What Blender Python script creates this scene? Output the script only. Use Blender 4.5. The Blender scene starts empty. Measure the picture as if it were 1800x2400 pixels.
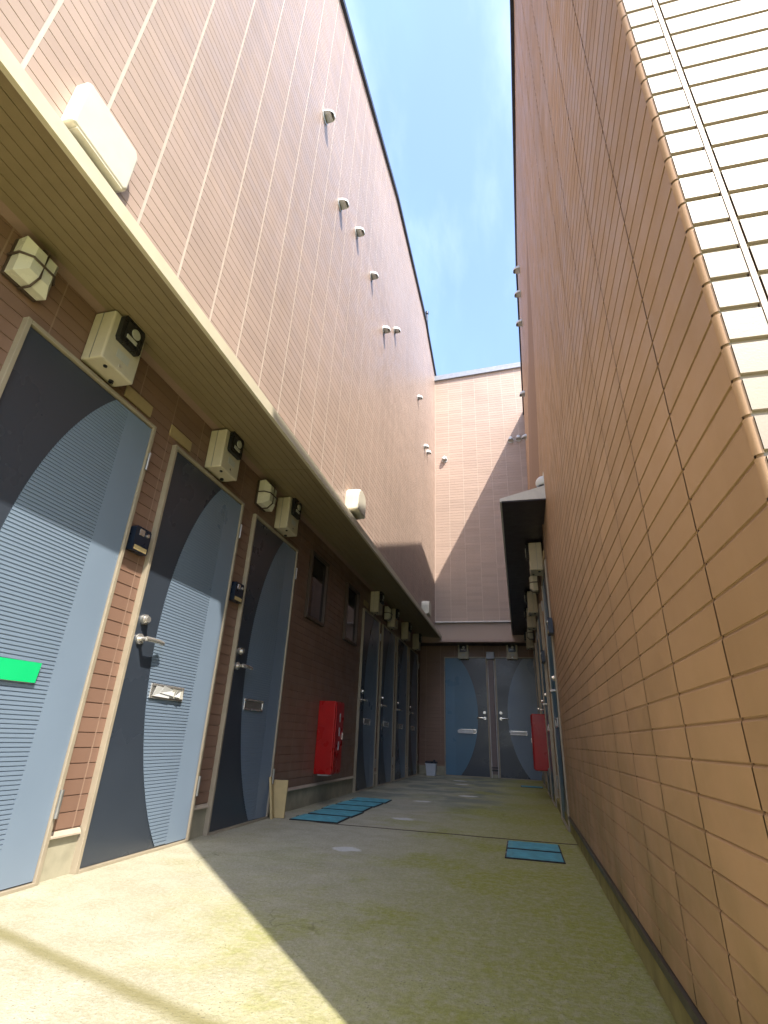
import bpy, bmesh, math, random
from mathutils import Vector, Matrix
random.seed(7)
S = bpy.context.scene
COL = S.collection
R90 = math.pi / 2

# ------------------------------------------------------------------ materials
def newmat(name):
    m = bpy.data.materials.new(name); m.use_nodes = True
    nt = m.node_tree
    return m, nt, nt.nodes['Principled BSDF']

def node(nt, kind, **kw):
    n = nt.nodes.new(kind)
    for k, v in kw.items():
        if k in n.inputs: n.inputs[k].default_value = v
        else: setattr(n, k, v)
    return n

def mixcol(nt, fac, a, b, blend='MIX'):
    n = nt.nodes.new('ShaderNodeMix'); n.data_type = 'RGBA'; n.blend_type = blend
    for sock, v in ((0, fac), (6, a), (7, b)):
        if hasattr(v, 'is_output'): nt.links.new(v, n.inputs[sock])
        elif isinstance(v, (int, float)): n.inputs[sock].default_value = v
        else: n.inputs[sock].default_value = (*v, 1)
    return n.outputs[2]

def mth(nt, op, a, b=0.0, c=None, clamp=False):
    n = nt.nodes.new('ShaderNodeMath'); n.operation = op; n.use_clamp = clamp
    for i, v in enumerate((a, b) if c is None else (a, b, c)):
        if hasattr(v, 'is_output'): nt.links.new(v, n.inputs[i])
        else: n.inputs[i].default_value = v
    return n.outputs[0]

def ramp(nt, v, lo, hi, a=0.0, b=1.0, smooth=True):
    n = nt.nodes.new('ShaderNodeMapRange')
    if smooth: n.interpolation_type = 'SMOOTHSTEP'
    nt.links.new(v, n.inputs[0])
    n.inputs[1].default_value = lo; n.inputs[2].default_value = hi
    n.inputs[3].default_value = a; n.inputs[4].default_value = b
    return n.outputs[0]

def noise(nt, vec, scale, detail=4.0, rough=0.55):
    n = node(nt, 'ShaderNodeTexNoise', Scale=scale, Detail=detail, Roughness=rough)
    nt.links.new(vec, n.inputs['Vector'])
    return n.outputs['Fac']

def bump(nt, h, strength, dist, bsdf):
    n = node(nt, 'ShaderNodeBump', Strength=strength, Distance=dist)
    nt.links.new(h, n.inputs['Height']); nt.links.new(n.outputs[0], bsdf.inputs['Normal'])

def plain(name, col, rough=0.5, metal=0.0, var=0.12, scale=14.0, bumps=0.0, spec=0.5):
    m, nt, b = newmat(name)
    pos = nt.nodes.new('ShaderNodeNewGeometry').outputs['Position']
    n1 = noise(nt, pos, scale)
    f = ramp(nt, n1, 0.3, 0.75)
    dark = tuple(c * (1 - var) for c in col)
    nt.links.new(mixcol(nt, f, dark, col), b.inputs['Base Color'])
    nt.links.new(ramp(nt, n1, 0.2, 0.8, rough - 0.07, min(1, rough + 0.07)), b.inputs['Roughness'])
    b.inputs['Metallic'].default_value = metal
    b.inputs['Specular IOR Level'].default_value = spec
    if bumps: bump(nt, noise(nt, pos, 260.0, 2.0), bumps, 0.001, b)
    return m

def siding_mat(name, col, stain=0.0, rough=0.42, tv=0.06):
    m, nt, b = newmat(name)
    g = nt.nodes.new('ShaderNodeNewGeometry'); pos = g.outputs['Position']
    isl = g.outputs['Random Per Island']
    c1 = mixcol(nt, isl, tuple(c * (1 - tv) for c in col), tuple(min(1, c * (1 + tv)) for c in col))
    # faint rain streaking: noise stretched along z
    mp = node(nt, 'ShaderNodeMapping'); mp.inputs['Scale'].default_value = (5, 5, .35)
    nt.links.new(pos, mp.inputs['Vector'])
    st = ramp(nt, noise(nt, mp.outputs[0], 1.0, 5.0), 0.45, 0.8)
    c2 = mixcol(nt, mth(nt, 'MULTIPLY', st, 0.22), c1, tuple(c * 0.6 for c in col))
    big = ramp(nt, noise(nt, pos, 0.7, 3.0), 0.3, 0.7, 0.93, 1.04)
    hsv = nt.nodes.new('ShaderNodeHueSaturation'); nt.links.new(c2, hsv.inputs['Color']); nt.links.new(big, hsv.inputs['Value'])
    outc = hsv.outputs[0]
    if stain:
        sep = nt.nodes.new('ShaderNodeSeparateXYZ'); nt.links.new(pos, sep.inputs[0])
        low = ramp(nt, sep.outputs[2], 0.1, 0.9, 1.0, 0.0)
        k = mth(nt, 'MULTIPLY', mth(nt, 'MULTIPLY', low, ramp(nt, noise(nt, pos, 3.2, 6.0), 0.35, 0.65)), stain)
        outc = mixcol(nt, k, outc, (0.20, 0.16, 0.05))
    nt.links.new(outc, b.inputs['Base Color'])
    nt.links.new(ramp(nt, noise(nt, pos, 9.0), 0.3, 0.7, rough - .06, rough + .1), b.inputs['Roughness'])
    bump(nt, noise(nt, pos, 420.0, 3.0), 0.18, 0.001, b)
    return m

M = {}
WALLC = (0.52, 0.385, 0.312)
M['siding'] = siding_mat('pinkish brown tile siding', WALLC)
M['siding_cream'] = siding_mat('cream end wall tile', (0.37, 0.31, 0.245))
M['siding_shade'] = siding_mat('ground floor tile siding with shade in its colour', (0.285, 0.168, 0.118))  # same wall tile, darkened to deepen the shade under the overhang
M['siding_r'] = siding_mat('brown tile siding', (0.53, 0.335, 0.198), 0.5, 0.5, 0.075)
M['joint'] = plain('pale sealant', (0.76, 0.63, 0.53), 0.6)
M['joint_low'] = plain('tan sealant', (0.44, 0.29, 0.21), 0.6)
M['joint_r'] = plain('brown sealant', (0.25, 0.15, 0.09), 0.6)
M['body'] = plain('rendered side wall', (0.38, 0.25, 0.18), 0.7)
M['fascia'] = plain('cream flashing', (0.74, 0.66, 0.48), 0.38, var=0.06)
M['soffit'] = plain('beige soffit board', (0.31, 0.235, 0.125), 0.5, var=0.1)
M['soffit_shade'] = plain('soffit board with shade in its colour', (0.035, 0.026, 0.034), 0.45)  # copy of the soffit board with deep shade put into its colour
M['coping'] = plain('dark roof edge metal', (0.05, 0.06, 0.085), 0.4, 0.3)
M['coping_grey'] = plain('grey roof edge metal', (0.36, 0.38, 0.43), 0.4, 0.2)
M['roof'] = plain('dark roof sheet', (0.07, 0.07, 0.08), 0.6)
M['plinth'] = plain('plinth mortar', (0.50, 0.46, 0.33), 0.85, var=0.25, scale=9, bumps=0.4)
M['plinth_r'] = plain('mossy plinth mortar', (0.46, 0.41, 0.16), 0.85, var=0.4, scale=7, bumps=0.4)
M['trim_dark'] = plain('dark base flashing', (0.085, 0.075, 0.06), 0.4, 0.2)
M['trim_cream'] = plain('cream starter strip', (0.62, 0.52, 0.40), 0.45)
M['frame'] = plain('pale aluminium door frame', (0.46, 0.39, 0.285), 0.36, 0.1, var=0.1)
M['door_dark'] = plain('slate door paint', (0.044, 0.056, 0.076), 0.3, 0.0, var=0.08, scale=3, spec=0.6)
M['door_light'] = plain('blue grey door paint', (0.225, 0.295, 0.385), 0.33, 0.0, var=0.05, scale=3, spec=0.6)
M['steel'] = plain('brushed nickel', (0.78, 0.75, 0.70), 0.24, 0.75, var=0.08)
M['steel_dark'] = plain('dull slot metal', (0.42, 0.41, 0.39), 0.35, 0.7)
M['black'] = plain('black plastic', (0.012, 0.013, 0.016), 0.3, var=0.2)
M['navy'] = plain('dark blue plastic', (0.018, 0.028, 0.05), 0.3, var=0.2)
M['glassdark'] = plain('smoked glass', (0.02, 0.022, 0.026), 0.06, var=0.1)
M['meter'] = plain('beige meter casing', (0.66, 0.58, 0.42), 0.42, var=0.07, scale=22)
M['dial'] = plain('meter dial', (0.62, 0.60, 0.52), 0.4)
M['lampglass'] = plain('frosted lamp glass', (0.80, 0.76, 0.60), 0.25, var=0.05)
M['lampguard'] = plain('bronze lamp guard', (0.10, 0.07, 0.05), 0.4, 0.3)
M['vent'] = plain('white vent hood', (0.82, 0.84, 0.85), 0.4, var=0.06)
M['cowl'] = plain('cream cowl', (0.80, 0.74, 0.60), 0.4, var=0.06)
M['plate'] = plain('tan name plate', (0.52, 0.38, 0.19), 0.45)
M['red'] = plain('red enamel', (0.52, 0.006, 0.006), 0.3, var=0.15, scale=6)
M['white'] = plain('white paper', (0.80, 0.80, 0.78), 0.6)
M['green'] = plain('green tape', (0.01, 0.62, 0.20), 0.4, var=0.03)
M['lid'] = plain('turquoise resin lid', (0.15, 0.50, 0.58), 0.6, var=0.35, scale=16, bumps=0.3)
M['lidrim'] = plain('black rubber rim', (0.015, 0.016, 0.018), 0.6)
M['card'] = plain('tan board', (0.66, 0.50, 0.24), 0.75, var=0.12, bumps=0.2)
M['bin'] = plain('white tub plastic', (0.70, 0.74, 0.80), 0.45, var=0.08)
M['pipe'] = plain('mauve brown pipe', (0.23, 0.165, 0.16), 0.4)
M['whitetrim'] = plain('white drip edge', (0.80, 0.76, 0.72), 0.4)
M['pinktrim'] = plain('pink fascia trim', (0.50, 0.35, 0.29), 0.45)
M['glass_window'] = plain('dark window glass', (0.012, 0.013, 0.018), 0.05, var=0.1)

def ground_mat():
    m, nt, b = newmat('mossy concrete')
    pos = nt.nodes.new('ShaderNodeNewGeometry').outputs['Position']
    sep = nt.nodes.new('ShaderNodeSeparateXYZ'); nt.links.new(pos, sep.inputs[0])
    X, Y = sep.outputs[0], sep.outputs[1]
    n_big = noise(nt, pos, 1.3, 5.0, 0.6)
    n_mid = noise(nt, pos, 6.0, 6.0, 0.65)
    n_fine = noise(nt, pos, 70.0, 5.0, 0.7)
    n_grain = noise(nt, pos, 230.0, 3.0, 0.7)
    c = mixcol(nt, ramp(nt, n_mid, 0.32, 0.7), (0.44, 0.405, 0.285), (0.57, 0.53, 0.40))
    c = mixcol(nt, ramp(nt, n_fine, 0.42, 0.66, 0, 0.55), c, (0.66, 0.62, 0.50))
    c = mixcol(nt, ramp(nt, n_grain, 0.52, 0.7, 0, 0.65), c, (0.20, 0.195, 0.12))
    # moss: heavy towards the right wall and in patches
    edge = ramp(nt, X, -1.0, 0.15)
    edge2 = mth(nt, 'MULTIPLY', edge, ramp(nt, Y, -1.0, 11.0, 0.85, 0.6))
    patch = ramp(nt, n_big, 0.46, 0.66, 0.0, 0.85)
    lit_clear = ramp(nt, X, -1.3, -0.4, 0.22, 1.0)
    moss = mth(nt, 'ADD', mth(nt, 'MULTIPLY', edge2, 0.9), mth(nt, 'MULTIPLY', patch, lit_clear), clamp=True)
    mossn = mth(nt, 'MULTIPLY', moss, ramp(nt, noise(nt, pos, 28.0, 6.0, 0.75), 0.36, 0.58), clamp=True)
    mosscol = mixcol(nt, ramp(nt, n_fine, 0.35, 0.65), (0.19, 0.215, 0.025), (0.42, 0.42, 0.10))
    c = mixcol(nt, mossn, c, mosscol)
    film = mth(nt, 'MULTIPLY', moss, 0.5)
    film = mth(nt, 'ADD', film, ramp(nt, X, -1.1, -0.3, 0.02, 0.12), clamp=True)
    c = mixcol(nt, film, c, (0.41, 0.40, 0.105))
    # darker, cooler band along the middle of the far half
    cool = mth(nt, 'MULTIPLY', ramp(nt, Y, 4.2, 6.5), ramp(nt, noise(nt, pos, 2.2, 4.0), 0.38, 0.62, 0.15, 0.75))
    cool = mth(nt, 'MULTIPLY', cool, ramp(nt, X, -0.5, 0.0, 1.0, 0.15))
    c = mixcol(nt, cool, c, (0.19, 0.225, 0.20))
    # pale mortar splashes
    for (x, y, r) in ((-.958, 3.156, .085), (-.923, 4.457, .10), (-1.0, 5.76, .10), (-.63, 6.6, .13), (-.97, 9.0, .13), (-.87, 8.3, .12)):
        dx = mth(nt, 'SUBTRACT', X, x); dy = mth(nt, 'SUBTRACT', Y, y)
        d = mth(nt, 'SQRT', mth(nt, 'ADD', mth(nt, 'MULTIPLY', dx, dx), mth(nt, 'MULTIPLY', mth(nt, 'MULTIPLY', dy, dy), 1.4)))
        d = mth(nt, 'ADD', d, mth(nt, 'MULTIPLY', mth(nt, 'SUBTRACT', noise(nt, pos, 14.0), 0.5), 0.14))
        c = mixcol(nt, ramp(nt, d, r * 0.6, r, 0.9, 0.0), c, (0.74, 0.73, 0.69))
    # two expansion joints with moss in them
    wob = mth(nt, 'MULTIPLY', mth(nt, 'SUBTRACT', noise(nt, pos, 3.0), 0.5), 0.05)
    l1 = mth(nt, 'ABSOLUTE', mth(nt, 'SUBTRACT', Y, mth(nt, 'ADD', wob, 3.94)))
    j1 = mth(nt, 'MULTIPLY', ramp(nt, l1, 0.008, 0.022, 1.0, 0.0), ramp(nt, X, -1.5, -1.4))
    nx, ny = 0.293, 0.956
    l2 = mth(nt, 'ABSOLUTE', mth(nt, 'ADD', mth(nt, 'MULTIPLY', X, nx), mth(nt, 'SUBTRACT', mth(nt, 'MULTIPLY', Y, ny), mth(nt, 'ADD', mth(nt, 'MULTIPLY', wob, .4), 1.027))))
    j2 = ramp(nt, l2, 0.004, 0.05, 0.75, 0.0)
    c = mixcol(nt, j1, c, (0.085, 0.055, 0.035))
    c = mixcol(nt, j2, c, (0.24, 0.215, 0.08))
    vo = node(nt, 'ShaderNodeTexVoronoi', Scale=0.55); vo.feature = 'DISTANCE_TO_EDGE'
    wv = nt.nodes.new('ShaderNodeVectorMath'); wv.operation = 'ADD'
    nz = node(nt, 'ShaderNodeTexNoise', Scale=2.5, Detail=6.0); nt.links.new(pos, nz.inputs['Vector'])
    sc = nt.nodes.new('ShaderNodeVectorMath'); sc.operation = 'SCALE'; sc.inputs['Scale'].default_value = .55
    nt.links.new(nz.outputs['Color'], sc.inputs[0]); nt.links.new(pos, wv.inputs[0]); nt.links.new(sc.outputs[0], wv.inputs[1])
    nt.links.new(wv.outputs[0], vo.inputs['Vector'])
    ck = mth(nt, 'MULTIPLY', ramp(nt, vo.outputs['Distance'], 0.0006, 0.0022, 0.4, 0.0), ramp(nt, n_big, 0.48, 0.6))
    c = mixcol(nt, ck, c, (0.12, 0.11, 0.06))
    gp = node(nt, 'ShaderNodeTexVoronoi', Scale=75.0); nt.links.new(pos, gp.inputs['Vector'])
    pit = mth(nt, 'MULTIPLY', ramp(nt, gp.outputs['Distance'], 0.10, 0.24, 0.7, 0.0), ramp(nt, n_mid, 0.42, 0.62))
    c = mixcol(nt, pit, c, (0.15, 0.14, 0.09))
    nt.links.new(c, b.inputs['Base Color'])
    b.inputs['Roughness'].default_value = 0.88
    b.inputs['Specular IOR Level'].default_value = 0.25
    h = mth(nt, 'ADD', mth(nt, 'MULTIPLY', n_fine, 0.6), mth(nt, 'ADD', mth(nt, 'MULTIPLY', n_grain, 0.35), mth(nt, 'MULTIPLY', n_mid, 0.8)))
    h = mth(nt, 'SUBTRACT', h, mth(nt, 'MULTIPLY', mth(nt, 'ADD', j1, mth(nt, 'MULTIPLY', j2, .3)), 0.8))
    bump(nt, h, 0.85, 0.014, b)
    return m
M['ground'] = ground_mat()

# ------------------------------------------------------------------ mesh helpers
class MB:
    """collects shapes; build() links them as one mesh object"""
    def __init__(s): s.v = []; s.f = []; s.m = []; s.sm = []
    def add(s, vs, fs, mi=0, smooth=False):
        o = len(s.v); s.v += [tuple(p) for p in vs]
        for f in fs: s.f.append([i + o for i in f]); s.m.append(mi); s.sm.append(smooth)
    def quad(s, a, b, c, d, mi=0): s.add([a, b, c, d], [(0, 1, 2, 3)], mi)
    def box(s, lo, hi, mi=0, bev=0.0):
        (x0, y0, z0), (x1, y1, z1) = lo, hi
        bm = bmesh.new()
        bmesh.ops.create_cube(bm, size=1)
        for v in bm.verts:
            v.co = Vector(((x0 + x1) / 2 + v.co.x * (x1 - x0), (y0 + y1) / 2 + v.co.y * (y1 - y0), (z0 + z1) / 2 + v.co.z * (z1 - z0)))
        if bev: bmesh.ops.bevel(bm, geom=bm.edges[:] + bm.verts[:], offset=bev, segments=2, affect='EDGES', profile=0.5)
        s.addbm(bm, mi)
    def addbm(s, bm, mi=0, smooth=False, mat=None):
        if mat is not None: bmesh.ops.transform(bm, matrix=mat, verts=bm.verts)
        bm.verts.index_update()
        s.add([v.co[:] for v in bm.verts], [[v.index for v in f.verts] for f in bm.faces], mi, smooth)
        bm.free()
    def prism(s, poly, axis, t0, t1, mi=0):
        """extrude a closed 2-D polygon along axis 0/1/2; poly gives the two other coordinates in order"""
        n = len(poly)
        def P(p, t):
            q = list(p); q.insert(axis, t); return q
        vs = [P(p, t0) for p in poly] + [P(p, t1) for p in poly]
        fs = [list(range(n)), list(range(2 * n - 1, n - 1, -1))]
        fs += [(i, i + n, (i + 1) % n + n, (i + 1) % n) for i in range(n)]
        s.add(vs, fs, mi)
    def cyl(s, p0, p1, r, mi=0, n=16, r1=None, caps=True):
        p0 = Vector(p0); p1 = Vector(p1); d = (p1 - p0)
        q = d.to_track_quat('Z', 'Y'); r1 = r if r1 is None else r1
        vs = []
        for p, rr in ((p0, r), (p1, r1)):
            for i in range(n):
                a = 2 * math.pi * i / n
                vs.append(p + q @ Vector((rr * math.cos(a), rr * math.sin(a), 0)))
        s.add(vs, [(i, (i + 1) % n, (i + 1) % n + n, i + n) for i in range(n)], mi, True)
        if caps: s.add(vs[:n], [list(range(n - 1, -1, -1))], mi); s.add(vs[n:], [list(range(n))], mi)
    def tube(s, pts, r, mi=0, n=8):
        pts = [Vector(p) for p in pts]; vs = []
        for i, p in enumerate(pts):
            d = (pts[min(i + 1, len(pts) - 1)] - pts[max(i - 1, 0)])
            q = d.to_track_quat('Z', 'Y')
            for k in range(n):
                a = 2 * math.pi * k / n
                vs.append(p + q @ Vector((r * math.cos(a), r * math.sin(a), 0)))
        fs = [(j * n + k, j * n + (k + 1) % n, (j + 1) * n + (k + 1) % n, (j + 1) * n + k) for j in range(len(pts) - 1) for k in range(n)]
        s.add(vs, fs, mi, True)
        s.add(vs[:n], [list(range(n - 1, -1, -1))], mi); s.add(vs[-n:], [list(range(n))], mi)
    def build(s, name, mats, parent=None, loc=(0, 0, 0), fixn=True):
        me = bpy.data.meshes.new(name)
        me.from_pydata(s.v, [], s.f)
        mats = mats if isinstance(mats, (list, tuple)) else [mats]
        for k in mats: me.materials.append(M[k])
        me.polygons.foreach_set('material_index', s.m)
        me.polygons.foreach_set('use_smooth', s.sm)
        me.update()
        if fixn:
            bm = bmesh.new(); bm.from_mesh(me); bmesh.ops.recalc_face_normals(bm, faces=bm.faces); bm.to_mesh(me); bm.free()
        o = bpy.data.objects.new(name, me); COL.objects.link(o)
        o.location = loc
        if parent: o.parent = parent
        return o

def shift(mb, d):
    mb.v = [(x + d[0], y + d[1], z + d[2]) for x, y, z in mb.v]; return mb

def empty(name, loc=(0, 0, 0), rz=0.0):
    o = bpy.data.objects.new(name, None); COL.objects.link(o)
    o.empty_display_size = 0.1; o.location = loc; o.rotation_euler = (0, 0, rz); return o

def tag(o, label=None, cat=None, group=None, kind=None):
    if label: o['label'] = label
    if cat: o['category'] = cat
    if group: o['group'] = group
    if kind: o['kind'] = kind
    return o

def copy_tree(o, parent=None):
    c = o.copy(); COL.objects.link(c); c.parent = parent
    for ch in list(o.children): copy_tree(ch, c)
    return c

USED = set()
def place(proto, loc, rz, label, group=None, scale=None):
    """the first call moves the prototype itself, later calls copy it and its parts"""
    o = proto if proto not in USED else copy_tree(proto)
    USED.add(proto)
    o.location = loc; o.rotation_euler = (0, 0, rz); o['label'] = label
    if scale: o.scale = (scale,) * 3
    if group: o['group'] = group
    return o

# ------------------------------------------------------------------ siding: real tiles with shadow gaps
def siding(mb, P, N, u0, u1, z0, ztop, pu=0.277, pz=0.057, uoff=0.0, d=0.004, jw=0.007, gap=0.004, bv=0.0012, sj=1.0):
    """P(u, z) -> point on the recessed back plane; N = outward normal.
       tiles stand d proud of it; material 0 = tile, 1 = sealant in the vertical joints"""
    N = Vector(N)
    us = [u0]; k = math.floor((u0 - uoff) / pu) + 1
    while uoff + k * pu < u1 - 0.01:
        if uoff + k * pu > u0 + 0.01: us.append(uoff + k * pu)
        k += 1
    us.append(u1)
    for a, b in zip(us[:-1], us[1:]):
        la = a + (jw / 2 if a > u0 else 0); lb = b - (jw / 2 if b < u1 else 0)
        za, zb = ztop(a), ztop(b)
        n = int(math.ceil((max(za, zb) - z0) / pz))
        for i in range(n):
            b0 = z0 + i * pz; b1 = b0 + pz
            def pt(u, z, dep, zt): return Vector(P(u, min(z, zt))) + N * dep
            rows = [(b0, 0.0), (b0 + gap, 0.0), (b0 + gap, d), (b1 - bv, d), (b1, 0.0)]
            vs = []
            for z, dep in rows: vs += [pt(la, z, dep, za), pt(lb, z, dep, zb)]
            mb.add(vs, [(0, 1, 3, 2), (2, 3, 5, 4), (4, 5, 7, 6), (6, 7, 9, 8)], 0)
        if b < u1:
            zt = min(zb, max(za, zb))
            e = d - 0.0012
            p0, p1 = b - jw * sj / 2, b + jw * sj / 2
            A = [Vector(P(p0, z0)), Vector(P(p0, z0)) + N * e, Vector(P(p1, z0)) + N * e, Vector(P(p1, z0))]
            B = [Vector(P(p0, zt)), Vector(P(p0, zt)) + N * e, Vector(P(p1, zt)) + N * e, Vector(P(p1, zt))]
            mb.add(A + B, [(0, 1, 5, 4), (1, 2, 6, 5), (2, 3, 7, 6)], 1)

def lerp(x, pts):
    if x <= pts[0][0]: return pts[0][1]
    for (a, b), (c, d) in zip(pts[:-1], pts[1:]):
        if x <= c: return b + (d - b) * (x - a) / (c - a)
    return pts[-1][1]

# ------------------------------------------------------------------ doors
DW, DH = 0.815, 2.03
def door_parts(mirror):
    s = (lambda x: DW - x) if mirror else (lambda x: x)
    leaf = MB(); leaf.box((0.022, -0.012, 0.012), (DW - 0.022, 0.03, DH - 0.004), 0, 0.002)
    leaf = leaf.build('door', ['door_dark'])
    # pale ribbed panel bounded by a big arc
    def arc(z):
        t = (z - 1.02) / 1.01
        return 0.195 + 0.335 * (1 - math.sqrt(max(0, 1 - (min(1, abs(t)) * 0.80) ** 2))) / (1 - math.sqrt(1 - 0.64))
    p = MB(); z0, z1, ph, n = 0.016, DH - 0.008, 0.0157, 0
    xr = 0.612; x2 = DW - 0.024
    n = int((z1 - z0) / ph); ph = (z1 - z0) / n
    yb = -0.0122
    for i in range(n):
        a = z0 + i * ph; b = a + ph
        xa, xb = arc(a), arc(b)
        g = 0.0035; hi = 0.0036
        rows = [(a, xa, 0.0004), (a + g, arc(a + g), 0.0004), (a + g, arc(a + g), hi), (b - 0.001, arc(b - 0.001), hi), (b, xb, 0.0004)]
        vs = []
        for z, x, dep in rows: vs += [(s(x), yb - dep, z), (s(xr), yb - dep, z)]
        p.add(vs, [(0, 1, 3, 2), (2, 3, 5, 4), (4, 5, 7, 6), (6, 7, 9, 8)], 0)
    xs = sorted((s(xr), s(x2)))
    p.box((xs[0], yb - 0.0036, z0), (xs[1], yb + 0.003, z1), 0)
    panel = p.build('ribbed_panel', ['door_light'], leaf)
    f = MB()
    f.box((0.002, -0.026, 0.0), (0.0215, 0.032, DH + 0.019), 0, 0.002)
    f.box((DW - 0.0215, -0.026, 0.0), (DW - 0.002, 0.032, DH + 0.019), 0, 0.002)
    f.box((0.0220, -0.026, DH), (DW - 0.0220, 0.032, DH + 0.0185), 0, 0.002)
    f.box((0.0220, -0.03, 0.0), (DW - 0.0220, 0.032, 0.011), 0, 0.001)
    f.build('door_frame', ['frame'], leaf)
    hx = 0.075
    h = MB()
    h.cyl((s(hx), -0.012, 0.965), (s(hx), -0.022, 0.965), 0.026, 0, 20)
    h.cyl((s(hx), -0.022, 0.965), (s(hx), -0.060, 0.965), 0.011, 0, 14)
    h.tube([(s(hx - .008), -0.060, 0.965), (s(hx + .03), -0.062, 0.966), (s(hx + .09), -0.060, 0.966), (s(hx + .135), -0.052, 0.964)], 0.0125, 0, 10)
    h.build('handle', ['steel'], leaf)
    l = MB(); l.cyl((s(hx), -0.012, 1.062), (s(hx), -0.030, 1.062), 0.025, 0, 20); l.cyl((s(hx), -0.030, 1.062), (s(hx), -0.046, 1.062), 0.019, 0, 18, 0.015)
    l.build('lock', ['steel'], leaf)
    ms = MB()
    xs = sorted((s(0.232), s(0.515)))
    ms.box((xs[0], -0.024, 0.700), (xs[1], -0.0161, 0.712), 0, 0.002)
    ms.box((xs[0], -0.024, 0.760), (xs[1], -0.0161, 0.772), 0, 0.002)
    ms.box((xs[0], -0.024, 0.7125), (xs[0] + 0.012, -0.0161, 0.7595), 0, 0.002)
    ms.box((xs[1] - 0.012, -0.024, 0.7125), (xs[1], -0.0161, 0.7595), 0, 0.002)
    ms.box((xs[0] + 0.0125, -0.0195, 0.7130), (xs[1] - 0.0125, -0.0161, 0.7590), 1, 0.001)
    ms.build('mail_slot', ['steel', 'steel_dark'], leaf)
    for z in (0.22, 1.78):
        hg = MB(); hg.cyl((s(DW - 0.012), -0.034, z), (s(DW - 0.012), -0.034, z + 0.10), 0.008, 0, 10)
        hg.build('hinge', ['steel_dark'], leaf)
    return leaf
DOOR = {False: door_parts(False), True: door_parts(True)}
def door(building, x, y, rz, mirror, label=None):
    o = DOOR[mirror] if DOOR[mirror] not in USED else copy_tree(DOOR[mirror])
    USED.add(DOOR[mirror])
    o.parent = building
    o.location = Vector((x, y, 0)) - building.location; o.rotation_euler = (0, 0, rz)
    if label: o['label'] = label
    return o

# ------------------------------------------------------------------ ground
def plane_grid():
    mb = MB()
    mb.quad((-220, -220, 0), (220, -220, 0), (220, 220, 0), (-220, 220, 0))
    return mb
g = plane_grid().build('ground', ['ground'])
tag(g, 'mossy concrete alley floor with pale splashes, sunlit at the lower left', 'ground', kind='structure')

# ------------------------------------------------------------------ left building
A_, B_, D_ = 1.836, 0.2975, 10.184          # door wall (left), near right wall, door wall (back)
YB = 9.70                                    # upper face of the back building
def uX(Y): return -1.398 - 0.0075 * Y         # upper wall of the left building
LTOP = [(-4, 6.15), (2.57, 7.9), (5.36, 8.66), (8.35, 8.84), (8.6, 8.74), (9.75, 8.52), (14, 8.0)]
lb = empty('apartment_building', (-4.0, 4.0, 0))
tag(lb, 'long brown tiled block on the left, sunlit above a row of slate doors', 'building', 'tiled blocks round the alley')
off = tuple(-c for c in lb.location)
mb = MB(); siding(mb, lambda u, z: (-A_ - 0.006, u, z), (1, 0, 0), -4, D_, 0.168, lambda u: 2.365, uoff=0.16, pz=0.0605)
shift(mb, off).build('lower_wall', ['siding_shade', 'joint_low'], lb)
mb = MB(); siding(mb, lambda u, z: (uX(u) - 0.004, u, z), (1, 0.0075, 0), -4, YB, 2.43, lambda u: lerp(u, LTOP), uoff=0.035, pz=0.0555, jw=0.016, d=0.0028, gap=0.003)
shift(mb, off).build('upper_wall', ['siding', 'joint'], lb)
mb = MB()                                     # solid body behind the cladding
mb.box((-8, -4, 0), (-A_ - 0.0065, 14, 2.36), 0)
poly = [(-4, 2.3605)] + [(y, z - 0.02) for y, z in LTOP] + [(14, 2.3605)]
bx = MB()
vs = [(uX(y) - 0.0045, y, z) for y, z in poly] + [(-8, y, z) for y, z in poly]; n = len(poly)
mb.add(vs, [list(range(n)), list(range(2 * n - 1, n - 1, -1))] + [(i, i + n, (i + 1) % n + n, (i + 1) % n) for i in range(n)], 0)
shift(mb, off).build('wall_body', ['body'], lb)
mb = MB()                                     # soffit boards, long grooves parallel to the alley
x0, x1 = -A_ - 0.006, -1.362; nb = 9
for i in range(nb):
    a = x0 + (x1 - x0) * i / nb; b = x0 + (x1 - x0) * (i + 1) / nb - 0.0035
    zl = lambda x: 2.366 - 0.045 * (x - x0) / (x1 - x0)
    for ya, yb in ((-4, 3.02), (3.026, 6.6), (6.606, YB + 0.48)):
        mb.add([(a, ya, zl(a)), (b, ya, zl(b)), (b, yb, zl(b)), (a, yb, zl(a)), (a, ya, zl(a) + .012), (b, ya, zl(b) + .012), (b, yb, zl(b) + .012), (a, yb, zl(a) + .012)],
               [(0, 1, 2, 3), (0, 1, 5, 4), (2, 3, 7, 6), (1, 2, 6, 5), (0, 3, 7, 4)], 0)
mb.quad((x0, -4, 2.378), (x1, -4, 2.336), (x1, YB + .48, 2.336), (x0, YB + .48, 2.378), 0)
shift(mb, off).build('soffit', ['soffit'], lb)
mb = MB()                                     # fascia flashing along the overhang
prof = [(-1.361, 2.305), (-1.340, 2.305), (-1.340, 2.372), (-1.395, 2.432), (-1.47, 2.432), (-1.47, 2.425), (-1.361, 2.34)]
mb.prism([(x, z) for x, z in prof], 1, -4, 3.6, 0); mb.prism([(x - 0.002, z + .001) for x, z in prof], 1, 3.604, 7.2, 0); mb.prism(prof, 1, 7.204, YB, 0)
shift(mb, off).build('fascia', ['fascia'], lb)
mb = MB()                                     # roof edge
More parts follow.
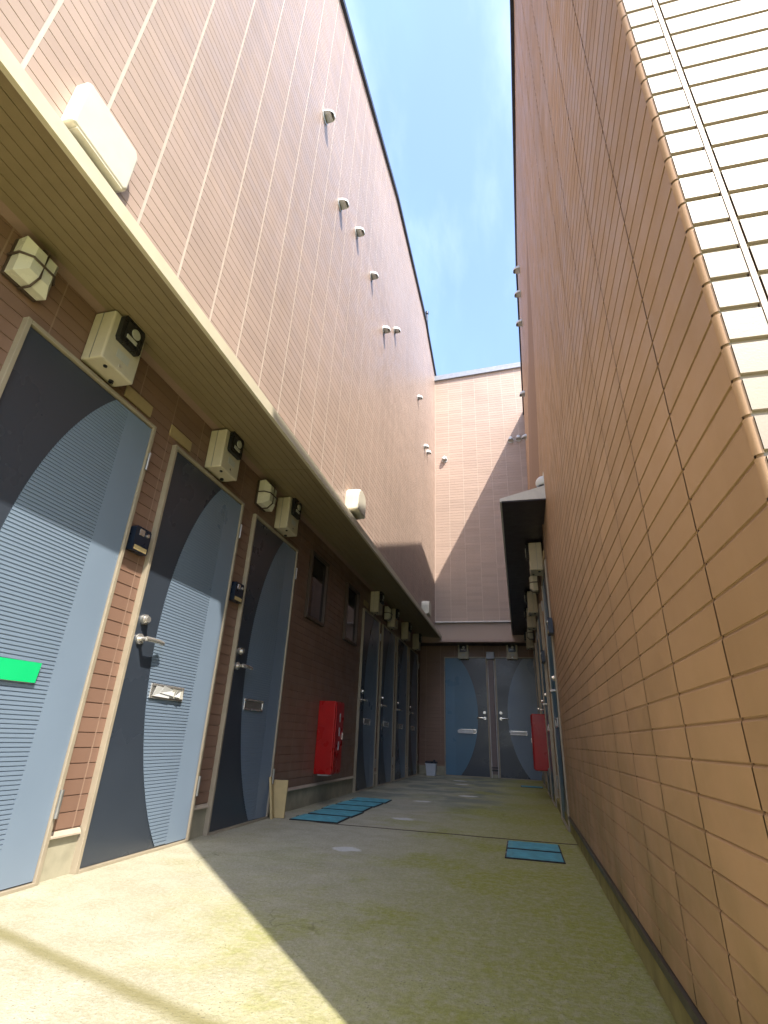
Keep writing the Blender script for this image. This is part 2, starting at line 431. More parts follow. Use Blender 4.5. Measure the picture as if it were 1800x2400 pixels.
for (a, za), (b, zb) in zip(LTOP[:-1], LTOP[1:]):
    if a >= 14: break
    xa, xb = uX(a) + 0.035, uX(b) + 0.035
    mb.add([(xa, a, za - .05), (xb, b, zb - .05), (xb, b, zb + .03), (xa, a, za + .03), (xa - .6, a, za - .05), (xb - .6, b, zb - .05), (xb - .6, b, zb + .03), (xa - .6, a, za + .03)],
           [(0, 1, 2, 3), (3, 2, 6, 7), (0, 1, 5, 4), (4, 5, 6, 7)], 0)
shift(mb, off).build('roof_edge', ['coping'], lb)
mb = MB(); mb.cyl((uX(8.38) + .02, 8.38, 8.8), (uX(8.38) + .02, 8.38, 9.18), 0.02, 0, 10)
mb.cyl((uX(8.38) + .02, 8.38, 9.10), (uX(8.38) + .02, 8.38, 9.16), 0.035, 0, 10)
shift(mb, off).build('roof_stub_pipe', ['coping'], lb)
mb = MB(); mb.box((-A_ - 0.05, -4, 0), (-A_ - 0.003, D_ - 0.002, 0.143), 0)
shift(mb, off).build('plinth', ['plinth'], lb)
DL = [1.151, 2.141, 3.131, 6.10, 7.08, 8.06, 9.04]      # door positions along the left wall
mb = MB()                                     # starter strip under the siding, between the doors
edges = [-4] + [e for y in DL for e in (y - 0.005, y + DW + 0.005)] + [D_ - .003]
for a, b in zip(edges[0::2], edges[1::2]):
    if b - a > 0.02:
        mb = MB(); mb.prism([(-A_ - .02, .1435), (-A_ + .012, .1435), (-A_ + .012, .150), (-A_ + .002, .166), (-A_ - .02, .166)], 1, a, b, 0)
        shift(mb, off).build('starter_strip', ['trim_cream'], lb)
for i, (y0, y1, z0, z1) in enumerate(((4.30, 4.70, 1.56, 2.14), (5.41, 5.81, 1.56, 2.14))):
    w = MB(); X = -A_
    w.box((X - .02, y0, z0), (X + .004, y1, z1), 0)
    wo = shift(w, off).build('window', ['glass_window'], lb)
    fr = MB()
    fr.box((X - .02, y0 - .03, z0 - .03), (X + .03, y0 - .0005, z1 + .03), 0, .002); fr.box((X - .02, y1 + .0005, z0 - .03), (X + .03, y1 + .03, z1 + .03), 0, .002)
    fr.box((X - .02, y0, z0 - .03), (X + .03, y1, z0 - .0005), 0, .002); fr.box((X - .02, y0, z1 + .0005), (X + .03, y1, z1 + .03), 0, .002)
    shift(fr, off).build('window_frame', ['lampguard'], wo)
dlab = ['sunlit ribbed door with green tape over its mail slot', 'sunlit ribbed door with paper in its mail slot', 'dark door in shade beside the leaning board', None, None, None, None]
LD = [door(lb, -A_, y, R90, False, l) for y, l in zip(DL, dlab)]

# ------------------------------------------------------------------ back building
bb = empty('apartment_building', (-0.6, 12.0, 0))
tag(bb, 'brown tiled block closing the far end of the alley, half sunlit above two blue doors', 'building', 'tiled blocks round the alley')
off = tuple(-c for c in bb.location)
BTOP = [(-2.2, 8.26), (-1.45, 8.29), (0.7, 8.40), (2.2, 8.48)]
mb = MB(); siding(mb, lambda u, z: (u, YB + .004, z), (0, -1, 0), -1.50, 0.52, 2.635, lambda u: lerp(u, BTOP), uoff=-1.16, pz=0.0605, pu=0.30, jw=0.006, d=0.0028, gap=0.003)
shift(mb, off).build('upper_wall', ['siding', 'joint'], bb)
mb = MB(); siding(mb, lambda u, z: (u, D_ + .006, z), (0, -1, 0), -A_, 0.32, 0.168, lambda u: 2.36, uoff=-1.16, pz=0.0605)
shift(mb, off).build('lower_wall', ['siding_shade', 'joint_low'], bb)
mb = MB(); mb.box((-1.83, D_ + .0065, 0), (0.6, 15, 2.4), 0)
mb.prism([(-1.455, 2.401), (0.6, 2.401), (0.6, 8.36), (-1.455, 8.25)], 1, YB + .0045, 15, 0)
shift(mb, off).build('wall_body', ['body'], bb)
mb = MB(); mb.prism([(x, z) for x, z in BTOP] + [(x, z + .13) for x, z in reversed(BTOP)], 1, YB - .05, YB + .5, 0)
shift(mb, off).build('roof_edge', ['coping_grey'], bb)
mb = MB(); mb.prism([(YB - .07, 2.612), (YB - .02, 2.634), (YB + .1, 2.634), (YB + .1, 2.605), (YB - .07, 2.600)], 0, -1.46, .31, 0)
shift(mb, off).build('drip_edge', ['whitetrim'], bb)
mb = MB(); mb.box((-1.83, YB - .015, 2.292), (.312, YB + .09, 2.5995), 0, .003)
shift(mb, off).build('fascia', ['siding'], bb)
mb = MB(); mb.box((-1.83, YB - .03, 2.245), (.312, YB + .09, 2.2915), 0, .003)
shift(mb, off).build('fascia_trim', ['pinktrim'], bb)
mb = MB(); mb.box((-1.83, YB + .0905, 2.262), (.312, D_ + .006, 2.275), 0)
shift(mb, off).build('soffit', ['soffit_shade'], bb)
mb = MB(); mb.box((-A_, D_ + .003, 0), (.32, D_ + .05, .143), 0)
shift(mb, off).build('plinth', ['plinth'], bb)
BD = [door(bb, -1.368, D_, 0, True, 'blue door left of the downpipe, white paper in its slot'), door(bb, -0.412, D_, 0, False, 'blue door right of the downpipe, two white papers in its slot')]

M['door_bluelit'] = plain('blue grey door paint tinted by blue light', (0.10, 0.225, 0.34), 0.33, 0.0, var=0.05, scale=3, spec=0.6)  # panel paint with the bluish light at the far end put into its colour
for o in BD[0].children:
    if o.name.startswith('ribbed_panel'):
        o.material_slots[0].link = 'OBJECT'; o.material_slots[0].material = M['door_bluelit']
# ------------------------------------------------------------------ right building
YC, YN = 0.61, 3.9                            # near corner, start of the canopy
RX = 0.318                                    # door wall under the canopy
RTOP = [(YC, 5.56), (2.1, 5.615), (3.1, 5.97), (6.05, 7.36), (8.2, 7.2), (14, 7.1)]
def rX(Y, z): return B_ + (z / 7.0) * (-0.065 + 0.0275 * (Y - YC))
rb = empty('apartment_building', (3.5, 5.0, 0))
tag(rb, 'tall brown tiled block on the right in shade, its near end wall sunlit cream', 'building', 'tiled blocks round the alley')
off = tuple(-c for c in rb.location)
rc = 0.009
mb = MB(); siding(mb, lambda u, z: (rX(u, z) + .004, u, z), (-1, 0, 0), YC + rc, 4.43, 0.105, lambda u: lerp(u, RTOP), uoff=0.02, jw=0.005, pz=0.0555, bv=0.0045, d=0.003, gap=0.0018)
siding(mb, lambda u, z: (rX(u, z) + .004, u, z), (-1, 0, 0), 4.43, YB, 0.105 + 43 * .0555, lambda u: lerp(u, RTOP), uoff=0.02, jw=0.005, pz=0.0555, bv=0.0045, d=0.003, gap=0.0018)
siding(mb, lambda u, z: (RX + .004, u, z), (-1, 0, 0), 4.43, D_, 0.105, lambda u: 2.366, uoff=0.02, jw=0.005, pz=0.0555, bv=0.0045, d=0.003, gap=0.0018)
mb.quad((B_, 4.43, .105), (RX + .03, 4.43, .105), (RX + .03, 4.43, 2.49), (B_, 4.43, 2.49), 1)
shift(mb, off).build('alley_wall', ['siding_r', 'joint_r'], rb)
mb = MB(); siding(mb, lambda u, z: (rX(YC, z) + u, YC + .004, z), (0, -1, 0), rc, 4.2, 0.105, lambda u: 5.56, uoff=-0.215, jw=0.012, pz=0.0555, gap=.008, d=.006, sj=0.6)
shift(mb, off).build('end_wall', ['siding_cream', 'joint'], rb)
mb = MB()                                     # rounded corner pieces, one per course
for i in range(98):
    z0 = .105 + i * .0555 + .004; z1 = z0 + .0508
    vs = []
    for z in (z0, z1):
        for k in range(6):
            a = math.pi + k / 5 * R90
            vs.append((rX(YC, z) + rc + rc * math.cos(a), YC + rc + rc * math.sin(a), z))
    mb.add(vs, [(k, k + 1, k + 7, k + 6) for k in range(5)], 0, True)
vs = [(rX(YC, z) + rc + (rc - .003) * math.cos(math.pi + k / 5 * R90), YC + rc + (rc - .003) * math.sin(math.pi + k / 5 * R90), z) for z in (.105, 5.55) for k in range(6)]
mb.add(vs, [(k, k + 1, k + 7, k + 6) for k in range(5)], 0, True)
shift(mb, off).build('corner_tiles', ['siding_r'], rb)
mb = MB()
zs_ = [0, 2, 4, 5.9]
poly = [(YC + .012, 0)] + [(y if i else y + .012, z - .02) for i, (y, z) in enumerate(RTOP)] + [(14, 0)]
vs = [(rX(y, z) + .045, y, z) for y, z in poly] + [(7.5, y, z) for y, z in poly]; n = len(poly)
mb.add(vs, [list(range(n)), list(range(2 * n - 1, n - 1, -1))] + [(i, i + n, (i + 1) % n + n, (i + 1) % n) for i in range(n)], 0)
shift(mb, off).build('wall_body', ['body'], rb)
mb = MB()
for (a, za), (b, zb) in zip(RTOP[:-1], RTOP[1:]):
    xa, xb = rX(a, za) - .025, rX(b, zb) - .025
    mb.add([(xa, a, za - .06), (xb, b, zb - .06), (xb, b, zb + .03), (xa, a, za + .03), (xa + .4, a, za - .06), (xb + .4, b, zb - .06), (xb + .4, b, zb + .03), (xa + .4, a, za + .03)],
           [(0, 1, 2, 3), (3, 2, 6, 7), (0, 1, 5, 4), (4, 5, 6, 7), (0, 3, 7, 4)], 0)
mb.box((rX(YC, 5.9) - .024, YC - .025, 5.505), (7.5, YC - .0005, 5.589), 0)
shift(mb, off).build('roof_edge', ['coping'], rb)
mb = MB(); mb.prism([(-.055, 2.37), (-.055, 2.40), (.312, 2.497), (.312, 2.378), (-.04, 2.378), (-.04, 2.37)], 1, YN, YB - .035, 0)
shift(mb, off).build('canopy', ['whitetrim'], rb)
mb = MB(); mb.box((-.0395, YN + .004, 2.368), (.311, YB - .036, 2.3775), 0)
shift(mb, off).build('soffit', ['soffit_shade'], rb)
mb = MB(); mb.box((B_ + .002, YC - .002, 0), (B_ + .05, 14, .084), 0); shift(mb, off).build('plinth', ['plinth_r'], rb); mb = MB(); mb.box((B_ + .002, YC + .003, 0), (4.5, YC + .05, .0835), 0)
shift(mb, off).build('plinth', ['plinth_r'], rb)
mb = MB(); mb.prism([(B_ - .010, .0845), (B_ - .006, .0845), (B_ - .003, .100), (B_ + .02, .100), (B_ + .02, .103), (B_ - .008, .103)], 1, YC - .008, 4.43, 0)
shift(mb, off).build('base_flashing', ['trim_dark'], rb); mb = MB()
mb.box((B_ - .006, YC - .012, .0845), (4.5, YC - .0085, .103), 0)
shift(mb, off).build('base_flashing', ['trim_dark'], rb)
DR = [4.46, 6.05, 7.02, 8.62]
RD = [door(rb, RX - .004, y + DW, -R90, True) for y in DR]

# ------------------------------------------------------------------ electricity meter boxes
def make_meter():
    r = empty('electricity_meter'); tag(r, 'x', 'meter box', 'electricity meters above the doors')
    w, d, h = .105, .118, .275
    b = MB(); b.box((-w, -d, 0), (w, 0, h), 0, .008)
    b.build('casing', ['meter'], r)
    f = MB(); f.prism([(-.062, .135), (.062, .135), (.070, .150), (.070, .262), (.058, .284), (-.058, .284), (-.070, .262), (-.070, .150)], 1, -d - .026, -d + .004, 0)
    f.box((-.058, -d - .003, .2752), (.058, -.02, .284), 0, .002)
    fo = f.build('window_cover', ['black'], r)
    g = MB(); g.box((-.050, -d - .0285, .160), (.050, -d - .0262, .258), 0)
    g.build('glass', ['glassdark'], fo)
    di = MB(); di.cyl((0.012, -d - .0287, .222), (0.012, -d - .033, .222), .026, 0, 20); di.box((-.036, -d - .0315, .168), (.030, -d - .0287, .188), 0)
    di.build('dial', ['dial'], fo)
    n = MB(); n.box((-.035, -d - .0015, .062), (.045, -d - .0002, .105), 0); n.build('rating_plate', ['dial'], r)
    n = MB(); n.box((-w - .002, -d * .45, .004), (w + .002, -d * .45 + .003, .271), 0); n.build('seam', ['steel_dark'], r)
    k = MB(); k.cyl((0, -d - .0002, .03), (0, -d - .005, .03), .007, 0, 12); k.build('screw', ['steel'], r)
    k = MB(); k.cyl((-.045, -d + .03, .002), (-.045, -d + .03, -.006), .009, 0, 12); k.build('cable_gland', ['black'], r)
    k = MB(); k.cyl((.055, -.035, .002), (.055, -.035, -.010), .012, 0, 12)
    k.build('cable_gland', ['black'], r)
    return r
MT = make_meter()
GM = 'electricity meters above the doors'
ML = [(1.54, 'large beige meter box nearest the viewer, above the green taped door'), (2.56, 'beige meter box above the sunlit door with papers in its slot'),
      (3.58, 'beige meter box above the third door, right of the small lantern'), (6.52, 'dim beige meter box first past the two dark windows on the left'),
      (7.50, 'dim beige meter box second past the two dark windows on the left'), (8.48, 'dim beige meter box third past the two dark windows on the left'),
      (9.46, 'dim beige meter box last on the left wall, beside the far corner')]
for y, l in ML: place(MT, (-A_ + .0, y, 2.072), R90, l, GM)
place(MT, (-.985, D_, 2.0), 0, 'beige meter box with a pale dial above the far left blue door', GM, .95)
place(MT, (-.075, D_, 2.0), 0, 'beige meter box above the far right blue door', GM, .95)
for y, l in ((4.93, 'bright beige meter box nearest under the right canopy'), (6.70, 'second beige meter box under the right canopy, beyond the lamp'),
             (7.62, 'third beige meter box under the right canopy'), (9.35, 'last beige meter box under the right canopy by the far wall')):
    place(MT, (B_ - .0, y, 2.072), -R90, l, GM)

# ------------------------------------------------------------------ wall lanterns
def make_lamp():
    r = empty('wall_lamp'); tag(r, 'x', 'wall lamp')
    b = MB(); b.box((-.088, -.022, -.006), (.088, 0, .212), 0, .006)
    b.build('back_plate', ['lampguard'], r)
    g = MB()
    ring = lambda y, k, z0, z1: [(-.085 * k, y, z0), (.085 * k, y, z0), (.085 * k, y, z1), (-.085 * k, y, z1)]
    vs = ring(-.0225, 1.0, .0, .205) + ring(-.075, 1.05, -.004, .21) + ring(-.115, .62, .035, .17)
    g.add(vs, [(0, 1, 5, 4), (1, 2, 6, 5), (2, 3, 7, 6), (3, 0, 4, 7), (4, 5, 9, 8), (5, 6, 10, 9), (6, 7, 11, 10), (7, 4, 8, 11), (8, 9, 10, 11), (0, 1, 2, 3)], 0)
    g.build('lamp_glass', ['lampglass'], r)
    u = MB()
    u.tube([(-.094, -.01, .10), (-.094, -.078, .10), (-.058, -.120, .10), (.058, -.120, .10), (.094, -.078, .10), (.094, -.01, .10)], .0055, 0, 8)
    u.tube([(0, -.01, -.012), (0, -.078, -.010), (0, -.120, .03), (0, -.120, .175), (0, -.078, .218), (0, -.01, .22)], .0055, 0, 8)
    u.build('wire_guard', ['lampguard'], r)
    return r
LP = make_lamp(); GL = 'lanterns under the eaves'
place(LP, (-A_, 1.085, 2.14), R90, 'frosted lantern with a dark wire guard at the left edge', GL, .86)
place(LP, (-A_, 3.20, 2.13), R90, 'small frosted lantern between the second and third meter boxes', GL, .92)
place(LP, (-A_, 7.20, 2.13), R90, 'dim lantern among the far meter boxes on the left wall', GL, .9)
place(LP, (B_, 5.80, 2.12), -R90, 'pale lantern just beyond the first meter box under the right canopy', GL, .9)
place(LP, (B_, 8.70, 2.12), -R90, 'dark lantern deepest under the right canopy', GL, .9)

# ------------------------------------------------------------------ intercoms and plates
def make_intercom():
    r = empty('intercom'); tag(r, 'x', 'intercom')
    b = MB(); b.prism([(-.052, 0), (.052, 0), (.056, .012), (.056, .118), (.05, .128), (-.05, .128), (-.056, .118), (-.056, .012)], 1, -.038, 0, 0)
    b.build('casing', ['navy'], r)
    c = MB(); c.box((-.03, -.0405, .085), (.005, -.0382, .118), 0, .001); c.cyl((.03, -.038, .098), (.03, -.045, .098), .010, 0, 12)
    c.build('button', ['steel'], r)
    n = MB(); n.box((-.046, -.0405, .006), (.046, -.0382, .030), 0, .001)
    n.build('name_card', ['card'], r)
    return r
IC = make_intercom(); GI = 'intercoms beside the doors'
place(IC, (-A_, 2.045, 1.36), R90, 'dark intercom box on the strip between the two sunlit doors', GI)
place(IC, (-A_, 3.045, 1.36), R90, 'dark intercom with pale base between second and third doors', GI)
place(IC, (B_, 4.33, 1.37), -R90, 'dark intercom beside the nearest door on the right wall', GI)
place(IC, (B_, 5.94, 1.37), -R90, 'small dark intercom farther along the right wall', GI)
def make_plate():
    r = MB(); r.box((-.10, -.009, 0), (.10, 0, .068), 0, .002)
    o = r.build('name_plate', ['plate']); return tag(o, 'x', 'plate')
PL = make_plate(); GP = 'blank plates above the doors'
place(PL, (-A_, 1.82, 2.082), R90, 'blank tan plate right of the nearest meter box', GP)
place(PL, (-A_, 2.19, 2.085), R90, 'blank tan plate above the left corner of the sunlit door with papers', GP)
place(PL, (-A_, 6.22, 2.09), R90, 'small orange tan plate left of the far meter boxes', GP)
place(PL, (B_, 4.62, 2.085), -R90, 'narrow tan plate beside the first meter box on the right wall', GP)

# ------------------------------------------------------------------ papers and tape on the doors
def slip(name, label, cat, verts, mat, thick=.0012):
    mb = MB(); n = len(verts)
    mb.add(verts, [list(range(n))], 0)
    o = mb.build(name, [mat]); so = o.modifiers.new('Solidify', 'SOLIDIFY'); so.thickness = thick; so.offset = 0
    return tag(o, label, cat)
X = -A_ + .0265
slip('tape', 'bright green tape strip stuck over the nearest door\'s mail slot', 'tape', [(X, 1.25, .698), (X, 1.684, .702), (X, 1.690, .776), (X, 1.25, .770)], 'green')
t = empty('folded_leaflet', (-A_ + .026, 2.50, .70)); tag(t, 'crumpled white leaflets jammed in the sunlit door\'s mail slot', 'leaflet')
mb = MB()
for (y0, z0, y1, z1, y2, z2, y3, z3, e, mi) in ((-.11, .012, .02, .008, .03, .052, -.10, .062, .000, 0), (-.06, .03, .05, .02, .06, .05, -.04, .066, .005, 0), (.03, .010, .14, .012, .135, .055, .04, .058, .003, 1), (.06, .02, .10, .016, .11, .05, .07, .052, .008, 0)):
    mb.add([(e, y0, z0), (e + .006, y1, z1), (e + .002, y2, z2), (e + .008, y3, z3)], [(0, 1, 2), (0, 2, 3)], mi)
o = mb.build('leaflet', ['white', 'dial'], t); so = o.modifiers.new('Solidify', 'SOLIDIFY'); so.thickness = .001
yb = D_ - .030
slip('leaflet', 'pale rounded leaflet in the far left blue door\'s slot', 'leaflet', [(-1.12, yb, .712), (-1.10, yb - .01, .70), (-.845, yb - .012, .698), (-.845, yb, .76), (-1.09, yb - .004, .765), (-1.125, yb, .745)], 'white')
slip('leaflet', 'upper white leaflet in the far right blue door\'s slot', 'leaflet', [(-.20, yb - .012, .738), (.09, yb - .012, .735), (.095, yb, .752), (-.02, yb, .758), (-.205, yb, .765)], 'white')
slip('leaflet', 'lower white leaflet in the far right blue door\'s slot', 'leaflet', [(-.19, yb - .014, .702), (.085, yb - .014, .704), (.09, yb - .002, .722), (-.19, yb - .002, .728)], 'white')

# ------------------------------------------------------------------ vent hoods high on the walls
def make_vent():
    r = empty('vent_hood'); tag(r, 'x', 'vent')
    h = MB(); N = 8; K = 12; R_, L = .058, .105
    rows = []
    for j in range(N + 1):                     # half dome open underneath
        t = j / N; y = -L * math.sin(t * R90); rr = R_ * math.cos(t * R90) ** 0.55 if t < 1 else 0.0
        rows.append([(rr * math.cos(math.pi * k / K), y, max(.0, rr * math.sin(math.pi * k / K)) * 1.55 - .02 * t) for k in range(K + 1)])
    vs = [p for row in rows for p in row]
    fs = [(j * (K + 1) + k, j * (K + 1) + k + 1, (j + 1) * (K + 1) + k + 1, (j + 1) * (K + 1) + k) for j in range(N) for k in range(K)]
    h.add(vs, fs, 0, True)
    o = h.build('hood', ['vent'], r); so = o.modifiers.new('Solidify', 'SOLIDIFY'); so.thickness = .003
    n = MB(); n.cyl((0, -.006, 0), (0, 0, 0), R_ + .006, 0, 24)
    n.build('duct_flange', ['vent'], r)
    l = MB(); l.box((-R_ + .006, -L * .7, -.004), (R_ - .006, -.010, -.001), 0)
    l.build('louvre', ['vent'], r)
    return r
VT = make_vent(); GV = 'vent hoods on the upper walls'
VL = [(2.585, 5.80, 'white vent hood highest in the photo on the sunlit left wall', 1.25), (3.14, 5.36, 'second white vent hood from the top on the sunlit left wall', 1.2), (3.67, 5.64, 'third white vent hood from the top on the sunlit left wall', 1.2),
      (4.30, 5.68, 'fourth white vent hood from the top on the sunlit left wall', 1.15), (4.98, 5.46, 'left one of the close pair of vent hoods on the left wall', 1.2), (5.58, 6.01, 'right one of the close pair of vent hoods on the left wall', 1.15),
      (7.55, 6.25, 'lone small vent hood near the far end of the left wall', 1.1), (8.30, 5.66, 'left one of two joined vent hoods by the far corner', 1.1), (8.62, 5.72, 'right one of two joined vent hoods by the far corner', 1.1)]
for y, z, l, s_ in VL: place(VT, (uX(y) + .001, y, z), R90, l, GV, s_ * .74)
for x, z, l in ((-1.255, 6.15, 'cream vent hood on the sunlit part of the far wall'), (.165, 6.49, 'left one of two vent hoods in the shaded corner of the far wall'), (.325, 6.51, 'right one of two vent hoods in the shaded corner of the far wall')):
    place(VT, (x, YB, z), 0, l, GV, 1.0)
for y, z, l in ((4.9, 6.05, 'upper small dark vent hood at the right wall\'s top edge'), (5.2, 5.95, 'middle small dark vent hood at the right wall\'s top edge'), (5.55, 5.78, 'lower small dark vent hood at the right wall\'s top edge'),
                (6.9, 5.6, 'vent hood on the right wall level with the far roof edge'), (7.7, 5.3, 'vent hood on the right wall near the shaded far corner')):
    place(VT, (rX(y, z), y, z), -R90, l, GV, .8)

# ------------------------------------------------------------------ cream cowls standing over the canopies
def make_cowl(prof, dm, df):
    r = empty('exhaust_cowl'); tag(r, 'x', 'vent')
    b = MB()
    n = len(prof)
    vs = [(x, 0, z) for x, z in prof] + [(x, -dm, z) for x, z in prof] + [(x * .96, -df, z * .96 + .004) for x, z in prof]
    fs = [(i, (i + 1) % n, (i + 1) % n + n, i + n) for i in range(n)] + [(i + n, (i + 1) % n + n, (i + 1) % n + 2 * n, i + 2 * n) for i in range(n)] + [list(range(2 * n, 3 * n))]
    b.add(vs, fs, 0, False)
    o = b.build('hood', ['cowl'], r); bv = o.modifiers.new('Bevel', 'BEVEL'); bv.width = .012; bv.segments = 3
    l = MB(); l.box((-.11, -.055, -.006), (.11, -.012, -.001), 0); l.build('louvre', ['cowl'], r)
    return r
CW = make_cowl([(-.135, 0), (.120, 0), (.135, .02), (.135, .205), (.118, .232), (-.125, .232), (-.135, .222)], .042, .056)
CR = make_cowl([(-.13, 0), (.13, 0), (.13, .14), (.115, .19), (.075, .225), (.0, .24), (-.075, .225), (-.115, .19), (-.13, .14)], .07, .125); GC = 'cream cowls above the canopies'
place(CW, (uX(.875) + .001, .875, 2.437), R90, 'large cream cowl on the fascia at the upper left', GC)
place(CR, (uX(4.12) + .001, 4.12, 2.44), R90, 'rounded cream cowl on the fascia halfway along the left wall', GC)
place(CR, (uX(8.5) + .001, 8.3, 2.44), R90, 'small cream cowl at the far end of the left fascia', GC)
rcw = empty('dome_vent', (.305, 3.96, 2.545)); tag(rcw, 'white dome shaped vent on the right wall just above the canopy end', 'vent')
bm = bmesh.new(); bmesh.ops.create_uvsphere(bm, u_segments=24, v_segments=14, radius=.055)
for v in list(bm.verts):
    v.co.x *= 1.15; v.co.z *= 1.1
    if v.co.z < -.03: v.co.z = -.03 + (v.co.z + .03) * .1
mb = MB(); mb.addbm(bm, 0, True); mb.build('dome', ['vent'], rcw)
mb = MB(); mb.cyl((0, 0, -.030), (0, 0, -.045), .043, 0, 20); mb.build('louvre', ['black'], rcw)
mb = MB(); mb.box((.0, -.065, -.06), (.016, .065, .075), 0, .003); mb.build('base_plate', ['vent'], rcw)
ecw = empty('dome_vent', (rX(YC, .88) + .058, YC - .002, .895)); tag(ecw, 'white round vent at the right edge on the sunlit end wall', 'vent')
bm = bmesh.new(); bmesh.ops.create_uvsphere(bm, u_segments=20, v_segments=12, radius=.024)
mb = MB(); mb.addbm(bm, 0, True); mb.build('dome', ['vent'], ecw)
mb = MB(); mb.cyl((0, .0, 0), (0, -.006, 0), .030, 0, 20); mb.build('base_plate', ['vent'], ecw)

# ------------------------------------------------------------------ red extinguisher boxes
def make_redbox():
    r = empty('fire_extinguisher_box'); tag(r, 'x', 'extinguisher box', 'red extinguisher boxes on the walls')
    b = MB(); b.box((-.125, -.165, .0), (.125, 0, .62), 0, .006); b.build('case', ['red'], r)
    d = MB(); d.box((-.112, -.176, .012), (.112, -.1655, .608), 0, .004); d.build('door_panel', ['red'], r)
    for k, z in enumerate((.44, .32, .20)):
        m = MB(); m.box((-.012, -.1780, z), (.014, -.1765, z + .075), 0); m.build('label_strip', ['white'], r)
    h = MB(); h.box((.075, -.186, .29), (.09, -.1765, .35), 0, .003); h.build('latch', ['steel'], r)
    f = MB(); f.box((-.10, -.13, -.012), (.0, -.03, -.0005), 0, .002); f.build('foot_bracket', ['whitetrim'], r)
    return r
RBX = make_redbox(); GR = 'red extinguisher boxes on the walls'
place(RBX, (-A_, 4.97, .242), R90, 'red extinguisher box on the dark left wall below the windows', GR)
place(RBX, (B_, 7.05, .285), -R90, 'red extinguisher box on the right wall beside the far blue door', GR)

# ------------------------------------------------------------------ water meter lids in the floor
def make_lid():
    r = empty('meter_lid'); tag(r, 'x', 'lid')
    b = MB(); b.box((-.155, -.125, .0005), (.155, .125, .006), 0, .002); b.build('rim', ['lidrim'], r)
    l = MB(); l.box((-.146, -.114, .0062), (.146, .114, .009), 0, .001)
    for i in range(7): l.box((-.12, -.09 + i * .03 - .004, .0091), (.12, -.09 + i * .03 + .004, .0102), 0)
    l.build('cover', ['lid'], r)
    k = MB(); k.box((-.154, -.02, .0063), (-.1465, .02, .0105), 0, .001); k.build('latch', ['steel'], r)
    return r
LID = make_lid(); GW = 'turquoise lids in the floor'
place(LID, (.028, 3.43, 0), 0, 'nearer turquoise lid of the pair by the right wall', GW)
place(LID, (.028, 3.715, 0), 0, 'farther turquoise lid of the pair by the right wall', GW)
place(LID, (.10, 8.60, 0), 0, 'thin turquoise lid at the far right by the red box', GW)
for i in range(5):
    names = ('nearest', 'second', 'middle', 'fourth', 'farthest')
    place(LID, (-1.47 + .012 * math.sin(i * 2.1), 4.10 + i * .345, 0), [.02, -.03, .025, -.015, .03][i], names[i] + ' turquoise lid in the row along the dark left wall', GW, 1.18)

# ------------------------------------------------------------------ loose things
bd = MB(); bd.box((-.055, -.009, 0), (.055, .009, .245), 0, .003)
o = tag(bd.build('board', ['card']), 'short tan board standing at the foot of the third door', 'board')
o.location = (-1.765, 3.99, .0); o.rotation_euler = (math.radians(-5), 0, math.radians(8))
bd = MB(); bd.box((-.008, -.03, 0), (.008, .03, .27), 0, .002)
o = tag(bd.build('board', ['card']), 'thin tan lath leaning on the third door\'s frame', 'board')
o.location = (-1.775, 3.935, .0); o.rotation_euler = (0, math.radians(-9), math.radians(12))
t = empty('tub', (-1.56, 9.86, 0)); tag(t, 'small white tub with a dark blue lid in the far left corner', 'tub')
mb = MB(); mb.add([(-.075, -.06, .001), (.075, -.06, .001), (.075, .06, .001), (-.075, .06, .001), (-.092, -.075, .19), (.092, -.075, .19), (.092, .075, .19), (-.092, .075, .19)],
                  [(0, 1, 2, 3), (0, 1, 5, 4), (1, 2, 6, 5), (2, 3, 7, 6), (3, 0, 4, 7)], 0)
mb.box((-.1, -.083, .178), (.1, -.076, .192), 0, .002)
mb.build('body', ['bin'], t)
mb = MB(); mb.box((-.098, -.08, .1925), (.098, .08, .222), 0, .006); mb.box((.04, -.05, .2222), (.075, -.02, .25), 0, .004); mb.build('lid', ['navy'], t)
dp = empty('downpipe', (-.482, D_ - .002, 0)); tag(dp, 'square mauve downpipe between the two far blue doors', 'pipe')
mb = MB(); mb.box((-.046, -.055, .06), (.046, -.001, 2.0), 0, .004); mb.build('shaft', ['pipe'], dp)
mb = MB(); mb.box((-.064, -.005, .0), (-.0465, 0, 1.99), 0, .001); mb.build('edge_strip', ['whitetrim'], dp); mb = MB(); mb.box((.0465, -.005, 0), (.064, 0, 1.99), 0, .001); mb.build('edge_strip', ['whitetrim'], dp)
mb = MB(); mb.box((-.075, -.10, 2.004), (.075, -.001, 2.135), 0, .005); mb.build('collector_box', ['coping_grey'], dp)
mb = MB(); mb.box((-.052, -.064, .11), (.052, -.0555, .135), 0, .001); mb.build('band', ['black'], dp); mb = MB(); mb.box((-.052, -.064, .155), (.052, -.0555, .175), 0, .001); mb.build('band', ['black'], dp)
mb = MB(); mb.box((-.05, -.066, .0), (.05, -.001, .0595), 0, .004); mb.build('shoe', ['plinth'], dp)

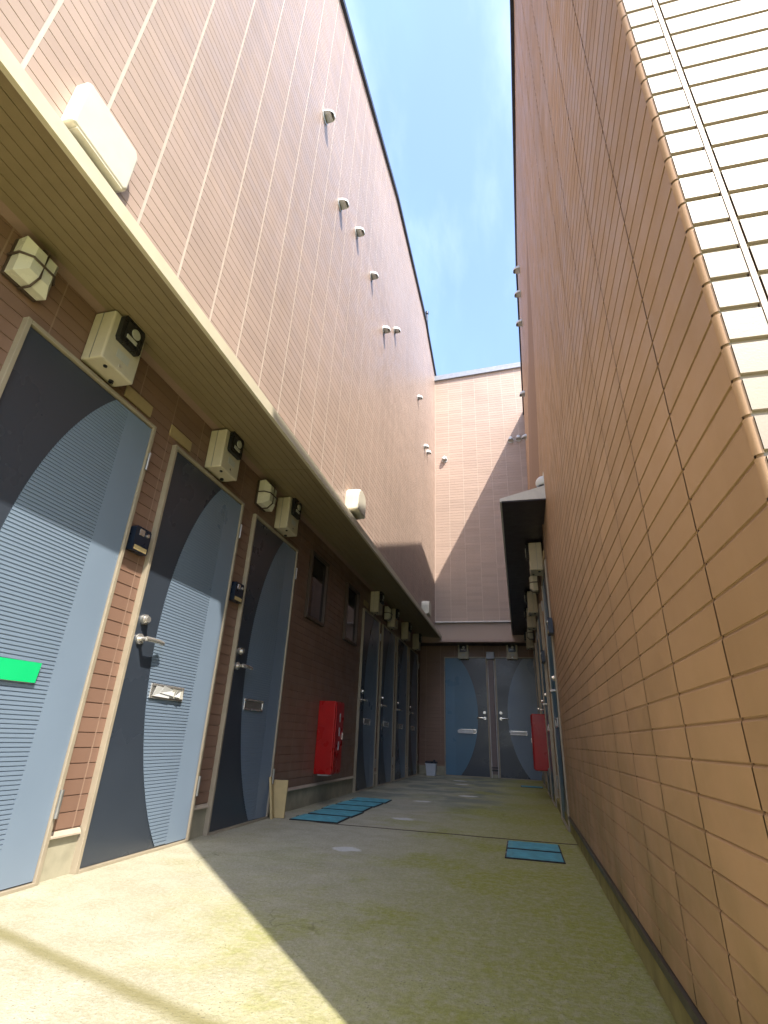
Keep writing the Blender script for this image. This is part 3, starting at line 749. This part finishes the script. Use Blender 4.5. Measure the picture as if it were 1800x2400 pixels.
# ------------------------------------------------------------------ light
sd = Vector((-1.0, 1.12, -2.06)).normalized()
sl = bpy.data.lights.new('sun', 'SUN'); sl.energy = 2.9; sl.angle = math.radians(0.53); sl.color = (1.0, .93, .82)
so = bpy.data.objects.new('sun', sl); COL.objects.link(so); so.rotation_euler = sd.to_track_quat('-Z', 'Y').to_euler(); so.location = (6, -7, 12)
W = bpy.data.worlds.new('World'); S.world = W; W.use_nodes = True
nt = W.node_tree; bg = nt.nodes['Background']
sky = nt.nodes.new('ShaderNodeTexSky'); sky.sky_type = 'NISHITA'; sky.sun_disc = False
sky.sun_elevation = math.asin(-sd.z); sky.sun_rotation = math.atan2(-sd.x, -sd.y)
sky.air_density = 1.0; sky.dust_density = 2.6; sky.ozone_density = 1.0
tc = nt.nodes.new('ShaderNodeTexCoord')
mp = node(nt, 'ShaderNodeMapping'); mp.inputs['Scale'].default_value = (2.2, 1.1, 1.4); mp.inputs['Rotation'].default_value = (.3, .2, .5)
nt.links.new(tc.outputs['Generated'], mp.inputs['Vector'])
cl = ramp(nt, noise(nt, mp.outputs[0], 1.6, 6.0, 0.5), 0.40, 0.72, 0.35, 0.55)
out = mixcol(nt, cl, sky.outputs[0], (1.6, 2.7, 5.1))
mp2 = node(nt, 'ShaderNodeMapping'); mp2.inputs['Scale'].default_value = (3.5, 1.3, 1.2); mp2.inputs['Rotation'].default_value = (.5, -.4, .9); mp2.inputs['Location'].default_value = (.4, .1, .7)
nt.links.new(tc.outputs['Generated'], mp2.inputs['Vector'])
w2 = ramp(nt, noise(nt, mp2.outputs[0], 1.5, 7.0, 0.55), 0.44, 0.78, 0.0, 0.42)
out = mixcol(nt, w2, out, (4.6, 5.3, 6.2))
nt.links.new(out, bg.inputs['Color']); bg.inputs['Strength'].default_value = 0.15

# ------------------------------------------------------------------ camera
f, yaw, pt, rl = 1196.4, .2591, .4167, .0435
F = Vector((-math.sin(yaw) * math.cos(pt), math.cos(yaw) * math.cos(pt), math.sin(pt)))
Rv = Vector((math.cos(yaw), math.sin(yaw), 0)); U = Rv.cross(F)
Rr = Rv * math.cos(rl) + U * math.sin(rl); Ur = -Rv * math.sin(rl) + U * math.cos(rl)
cam = bpy.data.cameras.new('camera'); co = bpy.data.objects.new('camera', cam); COL.objects.link(co)
co.matrix_world = Matrix(((Rr.x, Ur.x, -F.x, 0), (Rr.y, Ur.y, -F.y, 0), (Rr.z, Ur.z, -F.z, .561), (0, 0, 0, 1)))
cam.sensor_fit = 'VERTICAL'; cam.sensor_height = 24; cam.lens = f / 2400 * 24
cam.clip_start = .02; cam.clip_end = 1000
S.camera = co
S.view_settings.view_transform = 'Standard'; S.view_settings.look = 'None'; S.view_settings.exposure = 1.45
S.cycles.max_bounces = 8; S.cycles.diffuse_bounces = 1
